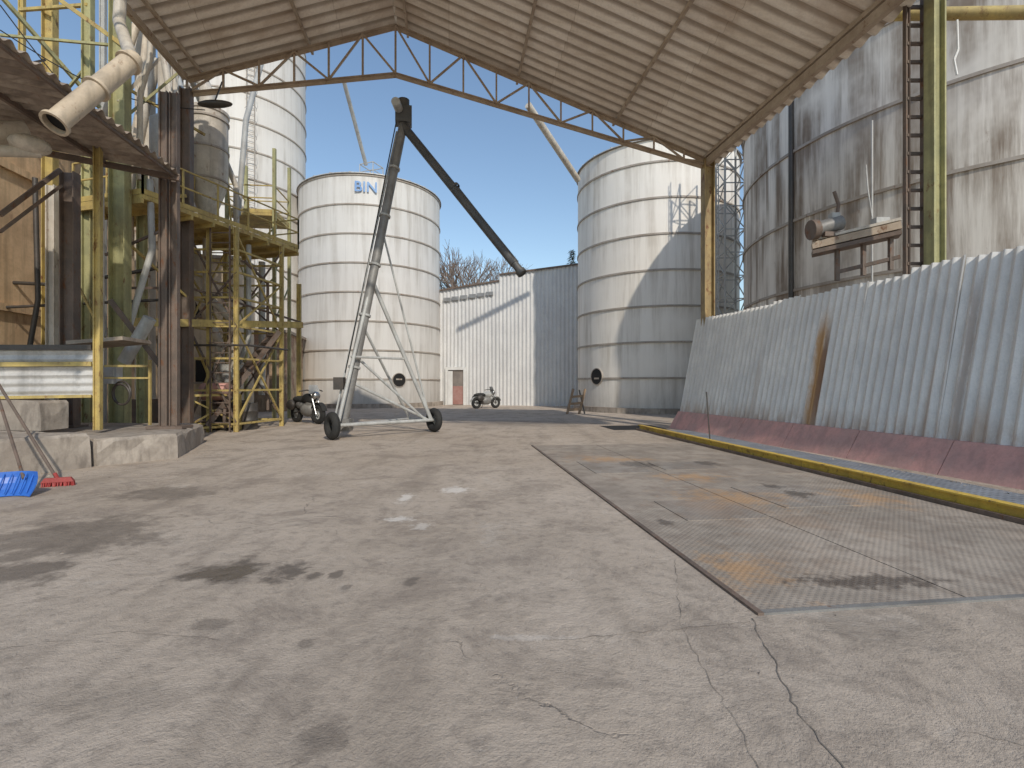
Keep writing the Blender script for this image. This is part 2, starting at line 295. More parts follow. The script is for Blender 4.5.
    def build(s,name,mat,parent=None,**k):
        off=parent['_o'] if parent is not None else None
        o3=V(off) if off is not None else V(k.pop('org',(0,0,0)))
        me=bpy.data.meshes.new(name); me.from_pydata([x-o3 for x in s.v],[],s.f); me.update()
        if s.sm:
            me.polygons.foreach_set('use_smooth',[True]*len(me.polygons)); me.set_sharp_from_angle(angle=math.radians(40))
        me.materials.append(M[mat] if isinstance(mat,str) else mat)
        ob=bpy.data.objects.new(name,me); COL.objects.link(ob)
        if parent is not None: ob.parent=parent
        else: ob.location=o3
        ob['_o']=tuple(o3)
        for a,b in k.items(): ob[a]=b
        return ob
def thing(name,label,cat,loc,group=None):
    o=bpy.data.objects.new(name,None); COL.objects.link(o); o.location=loc; o['label']=label; o['category']=cat; o['_o']=tuple(loc)
    o.empty_display_size=.2
    if group: o['group']=group
    return o
def rough_prism(pts,z0,z1,seed,amp=.035,step=.22):
    rnd=random.Random(seed); P=[]
    for i in range(len(pts)):
        a=V((*pts[i],0)); b=V((*pts[(i+1)%len(pts)],0)); n=max(1,int((b-a).length/step))
        for k in range(n): P.append(a.lerp(b,k/n))
    c=sum(P,V())/len(P); n=len(P); rings=[]
    for z,ins,ja in((z0,0,0),(z0+(z1-z0)*.5,.0,amp*.7),(z1-.05,.01,amp),(z1,.06,amp)):
        rings.append([p+(c-p).normalized()*(ins+rnd.uniform(-ja,ja))+UP*(z+(rnd.uniform(-.02,.01) if z>z0 else 0)) for p in P])
    m=MB(); vs=[p for r in rings for p in r]; fs=[]
    for k in range(3):
        for i in range(n): fs.append((k*n+i,k*n+(i+1)%n,(k+1)*n+(i+1)%n,(k+1)*n+i))
    fs.append(tuple(range(3*n,4*n))); return m.add(vs,fs)
# ---------------- ground and setting
MB().add([(-400,-200,0),(400,-200,0),(400,600,0),(-400,600,0)],[(0,1,2,3)]).build('ground','ground',kind='structure',label='stained worn concrete yard floor',category='ground')
def ribbon(mb,pts,w,z=.004):
    P=[]
    for a,b in zip(pts,pts[1:]):
        n=max(2,int((b-a).length/.05))
        for i in range(n): P.append(a.lerp(b,i/n)+V((random.uniform(-1,1)*.014,random.uniform(-1,1)*.014,0)))
    P.append(pts[-1]); vs=[]
    for i,p in enumerate(P):
        d=(P[min(i+1,len(P)-1)]-P[max(i-1,0)]).normalized(); s=V((-d.y,d.x,0))*w*random.uniform(.25,1.2)/2
        vs+=[p+s+UP*z,p-s+UP*z]
    mb.add(vs,[(2*i,2*i+1,2*i+3,2*i+2) for i in range(len(P)-1)])
cr=MB()
for L,w in (([(752,618),(775,665),(800,715),(848,775)],.007),([(676,560),(680,620),(705,672),(735,720),(762,775)],.003),([(1024,745),(960,732),(925,700)],.003),
            ([(0,650),(120,632),(220,640)],.003),([(290,460),(330,442),(350,436)],.005),([(560,640),(690,628),(750,622)],.004)):
    ribbon(cr,[G(*p) for p in L],w)
cr.build('crack','crackm',kind='structure')
m=MB(); rg=random.Random(4)
for i in range(460):
    if i<160: p=W(rg.uniform(5.4,5.62),rg.uniform(0,13),.02)
    elif i<320: p=V((rg.uniform(-8.2,-6.2),rg.uniform(8,13),0))
    else: p=V((rg.uniform(-7,3),rg.uniform(2.5,16),0))
    r=rg.uniform(.006,.020)*(1 if i<320 else .6)
    m.add([p+V((rg.uniform(-r,r)*1.4,rg.uniform(-r,r)*1.4,0)) for _ in range(3)]+[p+UP*r],[(0,1,3),(1,2,3),(2,0,3),(0,2,1)])
m.build('grit','conc',kind='stuff',label='small concrete grit and chips scattered over the yard',category='grit')
pl=thing('steel_floor_plates','large rusty checker steel plates let into the concrete floor at right','floor plate',W(2,4))
def yq(mb,s0,s1,t0,t1,z0,z1): mb.hexa([W(a,b,z) for z in(z0,z1) for a,b in((s0,t0),(s1,t0),(s1,t1),(s0,t1))])
for (a,b,c,d) in ((0,1.55,0,8.9),(1.565,4.0,0,2.2),(1.565,4.0,2.215,4.6),(1.565,4.0,4.615,8.9)):
    m=MB(); yq(m,a,b,c,d,-.02,.008); m.build('plate','plate',pl)
for r4 in ((.55,1.5,2.1,3.0),(1.7,2.7,5.2,6.0),(2.0,3.1,2.5,3.7),(.4,1.4,5.0,6.3)):
    m=MB(); yq(m,*r4,.008,.016); m.build('access_cover','plate2',pl)
m=MB(); yq(m,-.045,-.002,-.05,8.95,0,.018); m.build('edge_frame','steelbrown',pl)
m=MB(); yq(m,-.002,4.05,-.05,-.002,0,.016); m.build('edge_frame','augerm',pl)
yb=thing('yellow_kerb_beam','long rusty yellow steel beam lying beside the floor plates','beam',W(4.15,6))
m=MB(); m.ibeam(W(4.15,-1,.09),W(4.15,12.6,.09),.17,UP,.02); m.build('beam','ybeam',yb)
m=MB(); yq(m,4.02,4.07,-1,12.6,.0,.06); m.build('edge_strip','steelbrown',yb)
tr=thing('trough_cover','blue grey steel grating strip between the fence base and the yellow beam','grating',W(4.8,6))
for i in range(8):
    m=MB(); yq(m,4.3,5.62,-1+i*1.65,-1+i*1.65+1.62,0,.02)
    m.build('grating_panel','trough',tr)
m=MB(); yq(m,4.26,4.30,-1,12.2,0,.03); m.build('edge_strip','galv',tr)
pit=MB(); yq(pit,3.3,5.2,12.65,14.3,.002,.006); pit.build('pit_opening','void',label='dark shallow pit at the far end of the yellow beam',category='pit')
pt=MB(); pt.bar(W(4.6,9,.02),W(4.5,9.0,1.3),.025); pt.build('marker_rod','dark',label='thin upright dark rod standing by the foot of the fence',category='rod')
# fence
fence=thing('corrugated_fence','tall leaning corrugated metal fence on a faded red concrete base','fence',Pa)
n=15; sw=FL/n
for i in range(n):
    a=Pa+fd*(i*sw-.02); b=Pa+fd*((i+1)*sw+.03); j=random.uniform(-.02,.02); z1=3.72+random.uniform(-.045,.045); off=.012*(i%2)
    m=MB(); o0=fn*(.42+off); o1=fn*(1.05+off+j)
    lo=UP*.52
    m.corr(a+o0+lo,b+o0+lo,a+o1+UP*z1,b+o1+UP*(z1+random.uniform(-.02,.02)),.19,.034,8,.004,8)
    m.build('sheet','galvfence',fence)
for i in range(8):
    a=Pa+fd*(i*FL/8+.008); b=Pa+fd*((i+1)*FL/8-.008)
    m=MB(); m.hexa([a,b,b+fn*.9,a+fn*.9,a+fn*.34+UP*.56,b+fn*.34+UP*.56,b+fn*.9+UP*.56,a+fn*.9+UP*.56])
    m.build('concrete_base','redpaint',fence)
for i in range(5):
    a=Pa+fd*(i*FL/4.2+.4)+fn*.6; MB().bar(a+UP*.56,a+fn*.62+UP*3.6,.08).build('fence_post','steelbrown',fence)
for z,o in ((1.3,.68),(2.9,1.0)):
    MB().bar(Pa+fn*o+UP*z,Pb+fn*o+UP*z,.05).build('rail','steelbrown',fence)
# ---------------- silos
def hit(c,r,px):
    d=V(((px-512)/F,1,0)); d.normalize(); c2=V((c[0],c[1],0)); b=d.dot(c2); disc=b*b-(c2.length_squared-r*r); return d*(b-math.sqrt(max(0,disc)))
def silo(c,r,h,ph,mat,label,roofh,hatchpx=None,hatchz=1.5,ladderpx=None,hr=.42):
    root=thing('grain_silo',label,'silo',(c[0],c[1],0)); cc=V((c[0],c[1],0))
    MB().lathe(cc,[(r,.25),(r,h)],128).build('wall',mat,root)
    MB().lathe(cc,[(r+.25,0),(r+.25,.28),(r-.1,.28)],96).build('foundation','conc',root)
    nz=int(h/ph)
    for k in range(1,nz+2):
        z=min(k*ph,h); MB().lathe(cc+UP*z,[(r-.01,-.045),(r+.05,-.045),(r+.05,.045),(r-.01,.045)],128).build('hoop','hoop',root)
    rf=MB().lathe(cc,[(r+.12,h-.02),(r+.12,h+.03),(.6,h+roofh),(.6,h+roofh+.25),(0.01,h+roofh+.3)],64).build('roof','galv',root)
    m=MB()
    for i in range(24):
        t=2*math.pi*i/24; e=V((math.cos(t),math.sin(t),0)); m.bar(cc+e*(r+.1)+UP*(h+.05),cc+e*.6+UP*(h+roofh+.03),.05,.06)
    m.build('roof_rib','galv',rf)
    if hatchpx:
        p=hit(c,r,hatchpx)+UP*hatchz; nrm=(V((p.x,p.y,0))-cc).normalized()
        hh=MB().lathe(p,[(hr+.04,-.03),(hr+.04,.05),(hr,.05),(hr,-.0)],28,nrm).build('hatch_ring','hoop',root)
        MB().lathe(p+nrm*.02,[(hr,0),(hr,.025),(.001,.025)],28,nrm).build('hatch_opening','void',hh)
    if ladderpx:
        p=hit(c,r,ladderpx); nrm=(p-cc).normalized(); sd=UP.cross(nrm); m=MB()
        for s in(-1,1): m.bar(p+nrm*.2+sd*s*.22+UP*1,p+nrm*.2+sd*s*.22+UP*(h+1),.04)
        z=1.2
        while z<h: m.bar(p+nrm*.2-sd*.22+UP*z,p+nrm*.2+sd*.22+UP*z,.025); z+=.35
        m.build('ladder','hoop',root)
        z=2.5
        while z<h+1:
            m=MB(); pts=[p+nrm*.2+sd*.3*math.cos(a)*1.1+nrm*.65*math.sin(a)+UP*z for a in [math.pi*i/6 for i in range(7)]]
            m.path(pts,.012,4); m.build('cage_hoop','hoop',root); z+=.9
    return root
C1=(-10.0,35.6); s1=silo(C1,4.8,14.5,HP,'silo1','pale grain silo in the middle left with blue letters near its top',1.5,399,1.75)
C2=(8.4,29.3); s2=silo(C2,4.5,13.75,HP,'silo2','pale banded grain silo right of the far corrugated wall',1.3,597,1.9)
C3=(17.2,18.1); s3=silo(C3,8,12,2.3,'silo3','huge stained silo looming behind the corrugated fence',2.2)
C4=(-19.2,35); s4=silo(C4,4.4,27.5,HP,'silo1','tallest silo, rising out of sight behind the yellow platform on the left',1.6,ladderpx=250)
m=MB(); c=V((*C1,15.9))
for a in range(4):
    t=a*math.pi/2+.4; e=V((math.cos(t),math.sin(t),0))*.8; m.bar(c+e,c+e+UP*1.1,.05)
    e2=V((math.cos(t+math.pi/2),math.sin(t+math.pi/2),0))*.8
    m.bar(c+e+UP*1.1,c+e2+UP*1.1,.05); m.bar(c+e+UP*.55,c+e2+UP*.55,.04)
m.build('top_railing','grey',s1)
p=hit(C1,4.8,366); nrm=(p-V((*C1,0))).normalized()
tc=bpy.data.curves.new('lettering','FONT'); tc.body='BIN'; tc.size=.9; tc.extrude=.015; tc.align_x='CENTER'; tc.offset=.01
to=bpy.data.objects.new('t',tc); COL.objects.link(to); bpy.context.view_layer.update()
me=bpy.data.meshes.new_from_object(to.evaluated_get(bpy.context.evaluated_depsgraph_get())); bpy.data.objects.remove(to)
me.materials.clear(); me.materials.append(M['bluep']); lo_=bpy.data.objects.new('lettering',me); COL.objects.link(lo_); lo_.parent=s1
lo_['label']='blue letters near the silo top'
lo_.location=p+nrm*.09+UP*13.35-V((*C1,0)); lo_.rotation_euler=(math.pi/2,0,math.atan2(nrm.y,nrm.x)+math.pi/2)
m=MB(); m.tube(at(366,165,34),at(343,78,30),.13,8); m.build('feed_pipe','grey',s1)
m=MB(); m.tube(at(578,180,28),at(528,105,24),.17,10); m.build('feed_pipe','pale',s2)
p=hit(C3,8,791); MB().tube(p*.995+UP*1,p*.995+UP*10.9,.08,10).build('downpipe','dark',s3)
p=hit(C3,8,872); MB().tube(p*.99+UP*1,p*.99+UP*8.9,.03,6).build('conduit','grey',s3)
lt=thing('lattice_tower','slim steel ladder tower squeezed between two silos','tower',(9.6,22,0))
q=[V((9.2,21.6,0)),V((10.1,21.6,0)),V((10.1,22.6,0)),V((9.2,22.6,0))]
for a in q: MB().bar(a,a+UP*13.2,.07).build('corner_post','grey',lt)
m=MB()
for k in range(13):
    for i in range(4):
        a,b=q[i],q[(i+1)%4]; m.bar(a+UP*(k+.2),b+UP*(k+.2),.04); 
        m.bar((a if k%2 else b)+UP*(k+.2),(b if k%2 else a)+UP*(k+1.2),.035)
m.build('bracing','grey',lt)
m=MB()
for s in(.5,.85): m.bar(V((9.0,21.5+s*.6,0)),V((9.0,21.5+s*.6,13.8)),.035)
for k in range(38): m.bar(V((9.0,21.8,.4+k*.35)),V((9.0,22.01,.4+k*.35)),.025)
m.build('ladder','grey',lt)
# ---------------- back warehouse wall
wh=thing('corrugated_warehouse','pale grey corrugated warehouse wall between the two middle silos','warehouse',(0,35,0))
a=V((-7.4,36.6,0)); k1=V((-.9,35.0,0)); b=V((5.6,33.2,0))
MB().corr(a,k1,a+UP*8.0,k1+UP*8.75,.28,.035,3,.02,8).build('wall','galvwall',wh)
MB().corr(k1,b,k1+UP*9.15,b+UP*9.6,.28,.035,3,.02,8).build('wall','galvwall',wh)
back=V((1.5,9,0))
m=MB(); m.add([a+UP*8.05,k1+UP*8.8,k1+back+UP*9.2,a+back+UP*9],[(0,1,2,3)]); m.add([k1+UP*9.2,b+UP*9.65,b+back+UP*10,k1+back+UP*9.8],[(0,1,2,3)])
m.add([b,b+back,b+back+UP*10,b+UP*9.65],[(0,1,2,3)]); m.add([a,a+back,a+back+UP*9,a+UP*8],[(0,1,2,3)]); m.build('roof','grey',wh)
d=(k1-a).normalized()
m=MB(); m.bar(a+V((0,-.1,8.0)),k1+V((0,-.1,8.72)),.1); m.build('fascia','steelbrown',wh)
m=MB(); m.bar(k1+V((0,-.1,9.15)),b+V((0,-.1,9.6)),.1); m.build('fascia','steelbrown',wh)
for i in range(6):
    p=a.lerp(k1,.42+i*.095); m=MB(); zz=7.3+.3*(.42+i*.095)*2
    m.box(p+V((0,-.12,zz)),(.52,.06,.26),d); m.build('window','darkwin',wh)
dp=a.lerp(k1,.0)+(k1-a)*((-4.0+7.4)/6.5)
df=MB(); 
for s in(-.68,.68): df.box(dp+d*s+V((0,-.14,1.25)),(.2,.14,2.5),d)
df.box(dp+V((0,-.14,2.6)),(1.56,.14,.2),d); dd=df.build('door_frame','white',wh)
MB().box(dp+V((0,-.08,1.25)),(1.16,.04,2.5),d).build('door_opening','interior2',dd)
MB().box(dp+V((.12,-.12,.7)),(.85,.06,1.3),d).build('stored_goods','interior',dd)
MB().box(dp+V((-.40,-.16,1.22)),(.36,.04,2.4),d).build('door_leaf','white',dd)
# ---------------- canopy
sl=.351
def roofp(d,t,dz=0):
    return V((R0.x,R0.y,0))+v*d-u*t+UP*(RZ-sl*abs(d)+dz)
cn=thing('yard_canopy','big open gable canopy of rusty beige corrugated sheets over the yard','canopy',(R0.x,R0.y,0))
TB=9.6
for (d0,d1) in ((-6.15,-.02),(.02,10.9)):
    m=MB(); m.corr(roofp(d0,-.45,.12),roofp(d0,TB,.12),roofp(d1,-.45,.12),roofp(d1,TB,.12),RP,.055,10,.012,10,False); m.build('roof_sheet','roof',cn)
MB().bar(roofp(0,-.45,.24),roofp(0,TB,.24),.5,.05).build('ridge_cap','roof',cn)
for d in(-5.7,-2.6,.35,3.9,7.2,10.3):
    MB().bar(roofp(d,-.4,-.01),roofp(d,TB,-.01),.07,.10).build('purlin','truss',cn)
def truss(t):
    ch=MB(); 
    ch.angle(roofp(-6.1,t,-.08),roofp(0,t,-.08),.12,.02); ch.angle(roofp(0,t,-.08),roofp(10.6,t,-.08),.12,.02)
    def low(d):
        if d<0: z=11.25-(11.25-10.2)*(-d/6.1)
        else: z=11.25-(11.25-8.85)*(d/10.6)
        p=roofp(d,t); p.z=z; return p
    ch.angle(low(-6.1),low(0),.11,.02); ch.angle(low(0),low(10.6),.11,.02)
    tr=ch.build('truss','truss',cn)
    w=MB(); ds=[-6.1+i*1.02 for i in range(6)]+[0]+[i*1.06 for i in range(1,11)]
    for i,d in enumerate(ds[:-1]):
        e=ds[i+1]; w.bar(low(d),roofp(d,t,-.1),.055)
        if d<0: w.bar(roofp(d,t,-.1),low(e),.055) if i%2 else w.bar(low(d),roofp(e,t,-.1),.055)
        else: w.bar(low(d),roofp(e,t,-.1),.055) if i%2 else w.bar(roofp(d,t,-.1),low(e),.055)
    w.build('truss_web','truss',tr)
truss(0); truss(TB-.2)
def post(x,y,z0,z1,w,mat,dv=v,parent=cn,name='post'): return MB().ibeam((x,y,z0),(x,y,z1),w,dv,.035).build(name,mat,parent)
post(6.66,17,0,9.1,.36,'postochre'); post(8.29,9.8,0,9.7,.27,'olive')
post(-9.7,14.9,0,10.3,.3,'steelbrown')
MB().bar((6.6,16.9,9.0),(7.72,8,9.0),.14,.2).build('eave_beam','truss',cn)
MB().bar(roofp(-6.1,.1,-.1),roofp(-6.1,TB,-.1),.12,.18).build('eave_beam','truss',cn)
ld=thing('fixed_ladder','dark rusty ladder beside the olive canopy post behind the fence','ladder',(8.1,10.1,0))
for x in(7.97,8.32): MB().ibeam((x,10.1,0),(x,10.1,10.4),.1,v,.02).build('stile','steelbrown',ld)
for k in range(26): MB().bar((7.97,10.1,.6+k*.37),(8.32,10.1,.6+k*.37),.05,.06).build('rung','steelbrown',ld)
hp=MB(); hp.tube(at(858,15,11),at(1060,12,9.5),.12,12); hp.build('overhead_pipe','yellow',label='ochre pipe crossing above the huge stained silo at top right',category='pipe')
cb=MB(); pts=[at(957,20,9.2),at(958,50,9.2),at(954,60,9.2),at(957,75,9.2)]; cb.path(pts,.02,6); cb.build('hanging_cord','white',label='pale cord hanging from the ochre overhead pipe',category='cord')
bk=thing('wall_bracket_shelf','rusty metal tray fixed against the huge silo above the fence','shelf',at(855,245,10.4))
A=at(812,254,11.8); Bq=at(900,234,11.0)
m=MB(); m.bar(A,Bq,.4,.09); m.build('shelf_board','steelbrown',bk); m=MB(); m.bar(A+UP*.16,Bq+UP*.16,.36,.16); m.build('tray_side','truss',bk); MB().bar(A+UP*.3,Bq+UP*.3,.3,.06).build('cable_tray','pale',bk)
for t in(.3,.6,.9):
    p=A.lerp(Bq,t); MB().bar(p-UP*.05,p-UP*.75,.08).build('bracket','steelbrown',bk)
MB().bar(A.lerp(Bq,.3)-UP*.55,Bq-UP*.5,.08).build('bracket','steelbrown',bk)
mo=thing('electric_motor','small dark motor with a flange sitting on the silo tray','motor',at(832,225,11.3))
c=at(832,226,11.6); m=MB(); m.tube(c-V((.35,0,.08)),c+V((.2,0,.08)),.17,16); m.build('body','augerm',mo)
m=MB(); m.tube(c-V((.5,0,.1)),c-V((.36,0,.08)),.23,16); m.build('flange','steelbrown',mo)
m=MB(); m.box(c+V((.05,0,.22)),(.18,.16,.14)); m.build('terminal_box','grey',mo)
m=MB(); m.box(c-V((0,0,.22)),(.5,.3,.1)); m.build('mount','steelbrown',mo)
m=MB(); m.path([c+V((.1,0,.15)),c+V((.15,0,.5)),c+V((.05,0,.8))],.04,8); m.build('outlet_pipe','steelbrown',mo)
bx=thing('junction_box','small grey box on the silo above the tray','box',at(880,212,11))
m=MB(); m.box(at(880,222,11.2),(.3,.2,.16)); m.build('case','grey',bx); m=MB(); m.path([at(872,217,11.2),at(868,190,11.3),at(866,165,11.6)],.015,6); m.build('cable','grey',bx)
# ---------------- left cluster
dk=thing('concrete_dock','low worn concrete loading dock at the left edge','dock',(-9,10,0))
rough_prism([(-6.75,10.1),(-7.9,12.8),(-14,13.2),(-14,10.4),(-7.55,9.1)],0,.5,1).build('slab','conc',dk)
rough_prism([(-7.57,9.0),(-14,10.3),(-14,5.6),(-10,6.4),(-8.2,7.9)],0,.62,2).build('slab','conc',dk)
rough_prism([(-9.05,10.2),(-13.5,10.9),(-13.5,10.1),(-9.05,9.6)],.6,1.18,3).build('parapet','conc',dk)
bn=thing('corrugated_bin','grey corrugated bin side with a yellow rail standing on the dock','bin',(-10,10.2,1.2))
p=at(-30,398,9.9); q=at(94,396,10.3); 
m=MB(); m.corr(p,p+UP*.98,q,q+UP*.98,.16,.02,1,0,6); m.build('panel','galv',bn)
for zz,mt,w in ((1.0,'dark',.1),(.66,'yellow',.09),(0,'yellow',.06)):
    MB().bar(p+UP*zz+V((0,-.06,0)),q+UP*zz+V((0,-.06,0)),.05,w).build('rail',mt,bn)
MB().ibeam(q+V((.08,0,-.7)),q+V((.08,0,5.2)),.13,v,.02).build('corner_post','yellow',bn)
m=MB(); m.bar(p.lerp(q,.5)+V((0,1.2,1.15)),q+V((0,1.2,1.25)),1.2,.08); m.build('bin_lid','roofdark',bn)
pst=thing('rusty_column','broad dark reddish brown steel column standing on the concrete dock','column',(-7.73,11.3,.5))
for x,y in((-7.86,11.3),(-7.66,11.35)):
    MB().ibeam((x,y,.5),(x,y,8.1),.17,v,.025).build('shaft','steelbrown',pst)
MB().box((-7.73,11.3,.53),(.75,.5,.06),v).build('base_plate','steelbrown',pst)
for px,D,z0,z1,w,mt,lb in ((70,11.6,.5,6.4,.3,'steelbrown','brown steel column under the dark lean-to roof, nearest the left edge'),(52,12.6,.5,6.5,.2,'pale','pale narrow column behind the brown column at far left'),
        (120,13,0,13.5,.38,'olive','thick olive green column rising out of frame on the left'),(88,14,0,14,.24,'olive','thinner olive column left of the thick olive one'),
        (50,14.5,0,14.5,.3,'yellow','yellow column nearest the left edge behind the lean-to'),(142,14.5,0,8,.22,'olive','short olive post between the thick olive column and the rusty dock column'),
        (22,14.8,0,15,.14,'yellow','thin yellow post at the very left edge above the lean-to'),(103,16,0,16,.16,'grey','thin grey post behind the two olive columns'),(176,15.6,0,15,.2,'pale','pale tall post directly behind the rusty dock column')):
    x=(px-512)/F*D; c=thing('steel_column',lb,'column',(x,D,z0))
    MB().ibeam((x,D,z0),(x,D,z1),w,v,.025).build('shaft',mt,c); MB().box((x,D,z0+.02),(w*1.6,w*1.6,.04),v).build('base_plate',mt,c)
lr=thing('lean_to_roof','dark corrugated lean-to roof overhanging at upper left','roof',at(178,172,11))
P1=at(180,174,11.2); P2=at(-60,128,10.2); L=-u*6.5
m=MB(); m.corr(P1,P1+L,P2,P2+L,.26,.045,4,.015,8); m.build('roof_sheet','roofdark',lr)
MB().bar(P1-UP*.07-v*.1,P1+L-UP*.07-v*.1,.05,.06).build('edge_beam','steelbrown',lr); MB().bar(P1-UP*.1,P2-UP*.1,.08,.12).build('edge_beam','steelbrown',lr)
for t in(.33,.66): MB().bar(P1.lerp(P2,t)-UP*.08,P1.lerp(P2,t)+L-UP*.08,.06,.09).build('purlin','steelbrown',lr)
MB().bar(at(60,170,11.5),at(0,215,10.5),.09).build('brace','steelbrown',lr)
MB().bar(at(62,185,11.5),at(0,232,10.5),.06).build('brace','steelbrown',lr)
du=thing('grain_spout','fat tan diagonal pipe with an open flanged end in front of the lean-to','pipe',at(90,95,8))
a=at(54,124,7.3); b=at(132,60,8.4); e=at(119,22,9.4)
m=MB(); m.tube(a,b,.15,22,None,False); m.ball(b,.15,.15,.15,14,8); m.build('pipe','tan',du)
m=MB(); m.tube(b,e,.10,16); m.tube(e,at(124,-60,9.4),.10,16); m.ball(e,.10,.10,.10); m.build('upper_pipe','pale',du)
dd_=(b-a).normalized()
for pp in (a,a.lerp(b,.5),b-dd_*.12): m=MB(); m.lathe(pp,[(.15,0),(.19,0),(.19,.045),(.15,.045)],22,dd_); m.build('flange','tan',du)
MB().lathe(a+dd_*.08,[(.145,0),(.001,0.01)],20,dd_).build('opening','void',du)
fl=thing('duct_elbow','short fat grey duct at the left edge under the lean-to roof','duct',at(20,140,9))
m=MB(); m.tube(at(-40,135,8.6),at(28,132,9.2),.2,20); m.build('duct','pale',fl); m=MB(); m.ball(at(30,145,9),.3,.3,.16); m.build('elbow','pale',fl); m=MB(); m.tube(at(-20,150,8.6),at(40,152,9.1),.1,16); m.build('lower_pipe','pale',fl)
sw_=[((0,-5),(100,108),13,15,.09,'olive','olive diagonal strut crossing the upper left corner'),((60,0),(132,52),13,13,.1,'yellow','yellow diagonal strut next to the tan spout'),
 ((160,58),(118,102),14,13,.07,'pale','pale short strut beside the thick olive column'),((128,115),(196,58),14,15,.06,'olive','thin olive strut under the left end of the canopy'),
 ((125,240),(190,300),13.5,15,.06,'yellow','thin yellow diagonal brace left of the platform tower'),((110,300),(160,365),12.5,13,.12,'steelbrown','brown slanting chute between the two tall columns'),
 ((0,35),(110,45),13,13,.06,'olive','thin olive horizontal tie near the top left'),((0,70),(45,60),13,14,.06,'dark','dark short tie near the left edge'),((96,200),(186,196),13,14.8,.09,'yellow','yellow horizontal tie at platform height'),
 ((130,20),(190,5),14,14,.07,'yellow','short yellow tie touching the canopy at top left'),((20,10),(88,5),14.5,14,.08,'yellow','yellow horizontal tie at the very top left corner'),((92,60),(48,112),14,14.3,.06,'olive','olive cross brace between the left columns, above the lean-to'),
 ((105,255),(168,228),13.2,13.6,.06,'steelbrown','brown sloping bar below the platform height tie'),((78,285),(108,345),12.8,12.8,.05,'yellow','small yellow brace low between the left columns'),
 ((130,90),(205,135),14.5,16,.07,'yellow','yellow sloping bar in front of the grey cyclone'),((60,120),(120,90),14.5,14.5,.05,'steelbrown','brown short brace behind the fat tan pipe')]
for (p0,p1,D0,D1,w,mt,lb) in sw_:
    A_=at(*p0,D0); m=MB(); m.bar(A_,at(*p1,D1),w); m.build('strut',mt,label=lb,category='strut',org=A_)
for pts,r,mt,lb in (([at(100,178,12.5),at(100,350,12.5)],.09,'pale','pale vertical pipe beside the thick olive column'),([at(150,180,13.5),at(152,250,13.5),at(128,330,13.2),at(128,360,13.2)],.08,'grey','grey crooked downpipe behind the rusty dock column'),
    ([at(150,318,12.6),at(124,362,12.6)],.15,'grey','fat slanting spout behind the rusty dock column'),([at(0,282,14),at(60,285,14),at(158,268,14.5)],.05,'dark','dark long horizontal pipe in front of the ochre wall'),([at(-10,308,13.6),at(160,300,14.3)],.04,'dark','lower dark horizontal pipe in front of the ochre wall'),
    ([at(35,178,13),at(38,300,13),at(30,345,13)],.06,'dark','thin dark pipe running down the ochre wall at far left'),([at(152,-5,13.5),at(150,60,13.5),at(140,95,13.5),at(140,180,13.5)],.07,'pale','pale bent pipe dropping from the top left of the canopy'),
    ([at(196,250,17),at(200,300,17),at(220,345,17),at(220,395,17)],.14,'pale','pale spout bending down inside the yellow tower'),([at(262,262,19),at(262,395,19)],.12,'grey','grey vertical duct at the right of the yellow tower'),
    ([at(178,-10,17),at(178,120,17),at(200,150,17.5)],.16,'pale','pale fat pipe entering the platform from above, left of the cyclones'),([at(238,215,19),at(246,120,19),at(262,60,20)],.1,'grey','grey thin pipe climbing past the tallest silo'),
    ([at(60,200,14.2),at(92,240,14.2),at(92,345,14.2)],.12,'pale','pale bent duct against the ochre wall under the lean-to')):
    m=MB(); m.path(pts,r,12); m.build('pipe',mt,label=lb,category='pipe',org=pts[0])
m=MB(); c=at(122,393,11.2); m.torus(c,V((.3,1,0)),.26,.025); m.torus(c+V((.02,-.05,-.03)),V((.2,1,.1)),.23,.025); m.build('hose_coil','dark',label='dark coiled hose hanging behind the dock',category='hose')
m=MB(); m.box(at(113,375,11.4),(.3,.18,.4)); m.box(at(113,375,11.4)+V((0,-.1,.05)),(.2,.03,.15)); m.build('switch_box','grey',label='grey electric box above the coiled hose',category='box')
yf=MB(); yf.bar(at(104,366,11),at(150,366,11.6),.05); yf.bar(at(104,378,11),at(150,378,11.6),.04); yf.bar(at(150,360,11.6),at(150,425,11.6),.05); yf.build('yellow_rail','yellow',label='short yellow guard rail left of the rusty dock column',category='guard rail')
# ochre building
ob=thing('ochre_building','ochre plastered old mill building behind the columns at left','building',(-14,17,0))
P=lambda t,z,o=0: V((-14.2,16,0))+u*t+v*o+UP*z
m=MB(); m.hexa([P(-8,0,-6),P(-8,0,0),P(8,0,0),P(8,0,-6),P(-8,9.8,-6),P(-8,9.8,0),P(8,9.8,0),P(8,9.8,-6)]); m.build('wall','plaster',ob)
m=MB(); m.hexa([P(-8.2,9.8,-6.2),P(-8.2,9.8,.3),P(8.2,9.8,.3),P(8.2,9.8,-6.2),P(-8.2,10,-6.2),P(-8.2,10,.3),P(8.2,10,.3),P(8.2,10,-6.2)]); m.build('roof','roofdark',ob)
for t in(1.2,5.2):
    for z in(2.2,5.4):
        w=MB(); w.box(P(t,z+.6,.02),(.08,.6,1.2),v); w_=w.build('window','void',ob)
        w=MB(); w.bar(P(t,z,.07),P(t,z+1.2,.07),.04); w.bar(P(t-.3,z+.6,.07),P(t+.3,z+.6,.07),.04); w.build('window_frame','wood',w_)
w=MB(); w.box(P(3.2,1.2,.03),(.08,1.3,2.4),v); dr=w.build('door','wood',ob)
w=MB(); w.box(P(3.2,2.46,.05),(.12,1.5,.12),v); [w.box(P(3.2+s*.7,1.2,.05),(.12,.1,2.4),v) for s in(-1,1)]; w.build('door_frame','steelbrown',dr)
